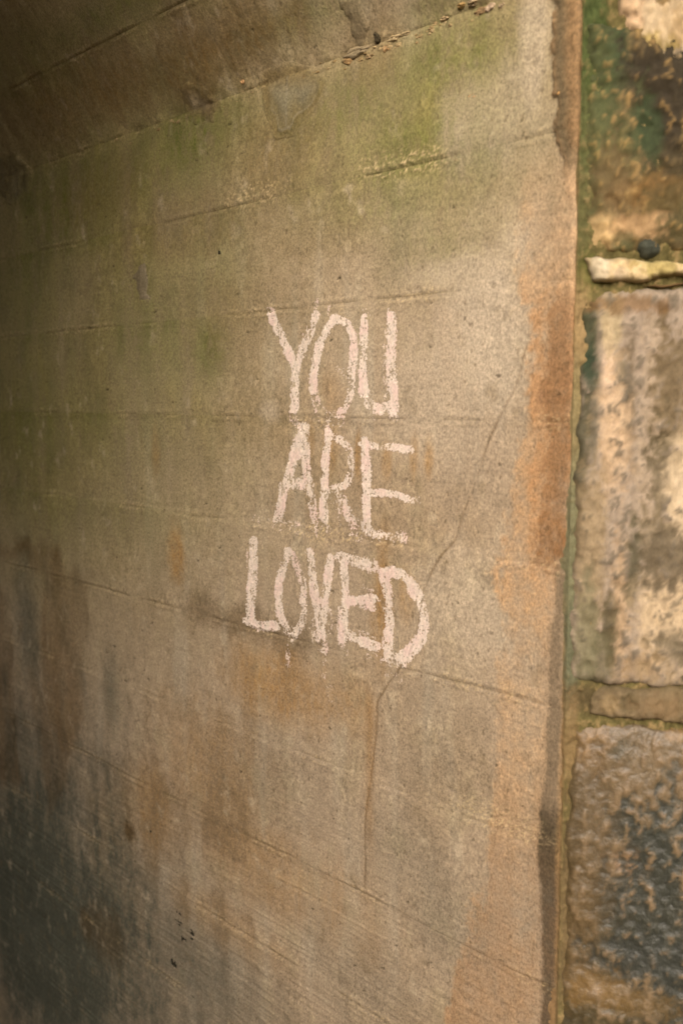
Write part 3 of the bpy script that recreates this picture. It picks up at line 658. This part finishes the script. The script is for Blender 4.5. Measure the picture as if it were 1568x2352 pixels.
low = [(1350, 1700, 60, 60, (150, 120, 82), .6, 1.2), (1420, 1720, 30, 30, (86, 80, 64), .8, 1.2), (1500, 1740, 60, 60, (120, 104, 80), .6, 1.4), (1540, 1770, 26, 36, (74, 72, 62), .8, 1.4), (1430, 1860, 36, 60, (58, 60, 52), .95, 1.5), (1460, 1930, 36, 46, (58, 60, 52), .9, 1.5), (1380, 2330, 120, 50, (66, 58, 36), .8, 1.2), (1450, 1980, 60, 40, (160, 124, 88), .7, 1.5),
       (1530, 1920, 50, 100, (70, 70, 60), .8, 1.5), (1420, 2060, 46, 90, (58, 60, 54), .8, 1.4), (1510, 2100, 120, 220, (56, 58, 50), .95, 1.4), (1400, 2180, 60, 120, (60, 58, 46), .7, 1.5), (1360, 1900, 60, 200, (92, 78, 56), .5, 1.5), (1330, 2120, 46, 160, (96, 78, 50), .6, .6), (1480, 2200, 120, 60, (56, 58, 52), .8, 1.2), (1370, 2260, 70, 40, (130, 102, 60), .6, 1.2), (1440, 2290, 80, 30, (116, 92, 54), .6, 1.2), (1560, 1680, 40, 20, (150, 116, 66), .5, .7)]
stone([(1272, 2470), (1760, 2600), (1760, 1684), (1306, 1646)], (104, 88, 64), low, 6, proud=0.011, round_=0.008, amp=0.75, mat=M_WET, spk=((136, 112, 84), .35), fine=.6, label='large dark damp block at the bottom')
# the rest of the wing wall, beyond the photograph
zt, zb = T(1500, -160)[1], T(1500, 2600)[1]
rs = T(1760, 1100)[0]
sd = 20
for k, (z0, z1) in enumerate(((GZ + 0.01, 0.30), (0.31, 0.62), (0.63, 0.95), (0.96, 1.42), (1.43, 1.78), (1.79, 2.12), (2.13, 2.45))):
    x = rs + 0.012
    while x < rs + 1.5:
        L = 0.32 + 0.3 * rng.rand()
        stone([(x, z0), (x + L - 0.014, z0), (x + L - 0.014, z1 - 0.012), (x, z1 - 0.012)], (134 + int(rng.randint(-12, 12)), 112, 78), [], sd, step=0.018, raw=True); sd += 1; x += L
for z0, z1 in ((2.13, 2.45),):
    stone([(0.01, z0), (rs, z0), (rs, z1), (0.01, z1)], (134, 112, 78), [], sd, step=0.02, raw=True)
# bedding mortar behind and between the blocks
def mortar():
    s1 = rs + 1.6
    sg = np.concatenate([np.linspace(-0.026, rs, 165), np.linspace(rs + 0.02, s1, 60)]); zg = np.concatenate([np.linspace(GZ - 0.02, 0.25, 10), np.linspace(0.26, 2.5, 760)])
    s, z = np.meshgrid(sg, zg)
    mid = fbm(s * 30, z * 20, 80, 4, 0.6); hi = fbm(s * 110, z * 110, 81, 3, 0.7)
    h = 0.003 + 0.004 * mid + 0.0024 * hi + 0.005 * np.exp(-np.maximum(s, 0) / 0.006)
    edge = 0.0045 + 0.0045 * fbm(z * 9, z * 0 + 1.7, 82, 4, 0.7) + 0.002 * mid + 0.0015 * hi
    h = np.where(s < 0, np.minimum(h, edge) - 1.1 * np.abs(s), h)
    c = np.broadcast_to(lin((96, 88, 54)), s.shape + (3,)) * (1 + 0.25 * mid + 0.3 * hi)[..., None]
    c = mixc(c, (146, 122, 84), 0.7 * sm(0.1, 0.8, hi + 0.6 * mid))
    c = mixc(c, (168, 134, 96), np.clip(-s / 0.006 + 0.3, 0, 1) * 0.7)
    for (px, py, rx, ry, cc, a, k) in ((1350, 120, 40, 260, (66, 80, 44), .8, .9), (1340, 420, 30, 190, (92, 92, 58), .6, .9), (1345, 640, 26, 60, (92, 92, 48), .8, .5), (1325, 760, 40, 110, (150, 126, 88), .9, .5), (1320, 1000, 40, 180, (136, 122, 86), .9, .4), (1312, 1300, 40, 260, (118, 116, 88), .9, .4), (1312, 1500, 20, 160, (104, 104, 80), .9, .4), (1340, 1600, 50, 40, (88, 76, 52), .85, .7), (1310, 1700, 20, 120, (134, 110, 76), .7, .6), (1300, 2100, 18, 260, (112, 94, 66), .8, .6)):
        c = mixc(c, cc, a * blob(s, z, px, py, rx, ry, k * (mid * 0.6 + 0.5 * hi), 0.6, to=T))
    grid_obj('mortar', stone_P(s, z, h), M_MORTAR, wing, np.clip(c, .004, .9))
mortar()
def knob(px, py, rx, ry, out, c, seed):
    cs, cz = T(px, py); ru = abs(T(px + rx, py)[0] - cs); rv = abs(T(px, py + ry)[1] - cz)
    a = np.linspace(0, 2 * math.pi, 25); t = np.linspace(0, 1, 10)
    A, B = np.meshgrid(a, t)
    r = np.sin(B * math.pi / 2); X, Y = np.cos(A) * r, np.sin(A) * r
    nz = fbm(X * 1.3 + seed, Y * 1.3, 85 + seed, 3)
    h = out * np.cos(B * math.pi / 2) * (1 + 0.2 * nz)
    col = np.broadcast_to(lin(c), X.shape + (3,)) * (1 + 0.3 * nz)[..., None]
    o = grid_obj('pinning_stone', stone_P(cs + X * ru * (1 + .14 * nz), cz + Y * rv * (1 + .14 * nz), h - 0.004), M_STONE, wing, col, flip=True)
    o['label'] = 'small round dark pebble wedged above the thin pale stone'
knob(1486, 570, 31, 27, 0.016, (62, 64, 52), 3)

# the wing wall's twin opposite: unseen, added and raised to shade the wall's foot
def twin():
    r = root('far_shade_wall', (UC, -2 * HALF, 0), 'unseen plain stone wall added across the passage mouth to shade the painted wall', 'wall')
    a = np.array([UC, -2 * HALF]); d = np.array([math.cos(R(ANG)), -math.sin(R(ANG))]); n = np.array([-d[1], d[0]])
    p0, p1 = a, a + d * 2.2; q1, q0 = p1 - n * 0.4, p0 - n * 0.4
    V = [(*p, z) for z in (GZ - 0.02, 3.0) for p in (p0, p1, q1, q0)]
    F = [(0, 3, 2, 1), (4, 5, 6, 7), (0, 1, 5, 4), (1, 2, 6, 5), (2, 3, 7, 6), (3, 0, 4, 7)]
    mesh_obj('wall_body', V, F, M_RUBBLE, r, smooth=False)
twin()
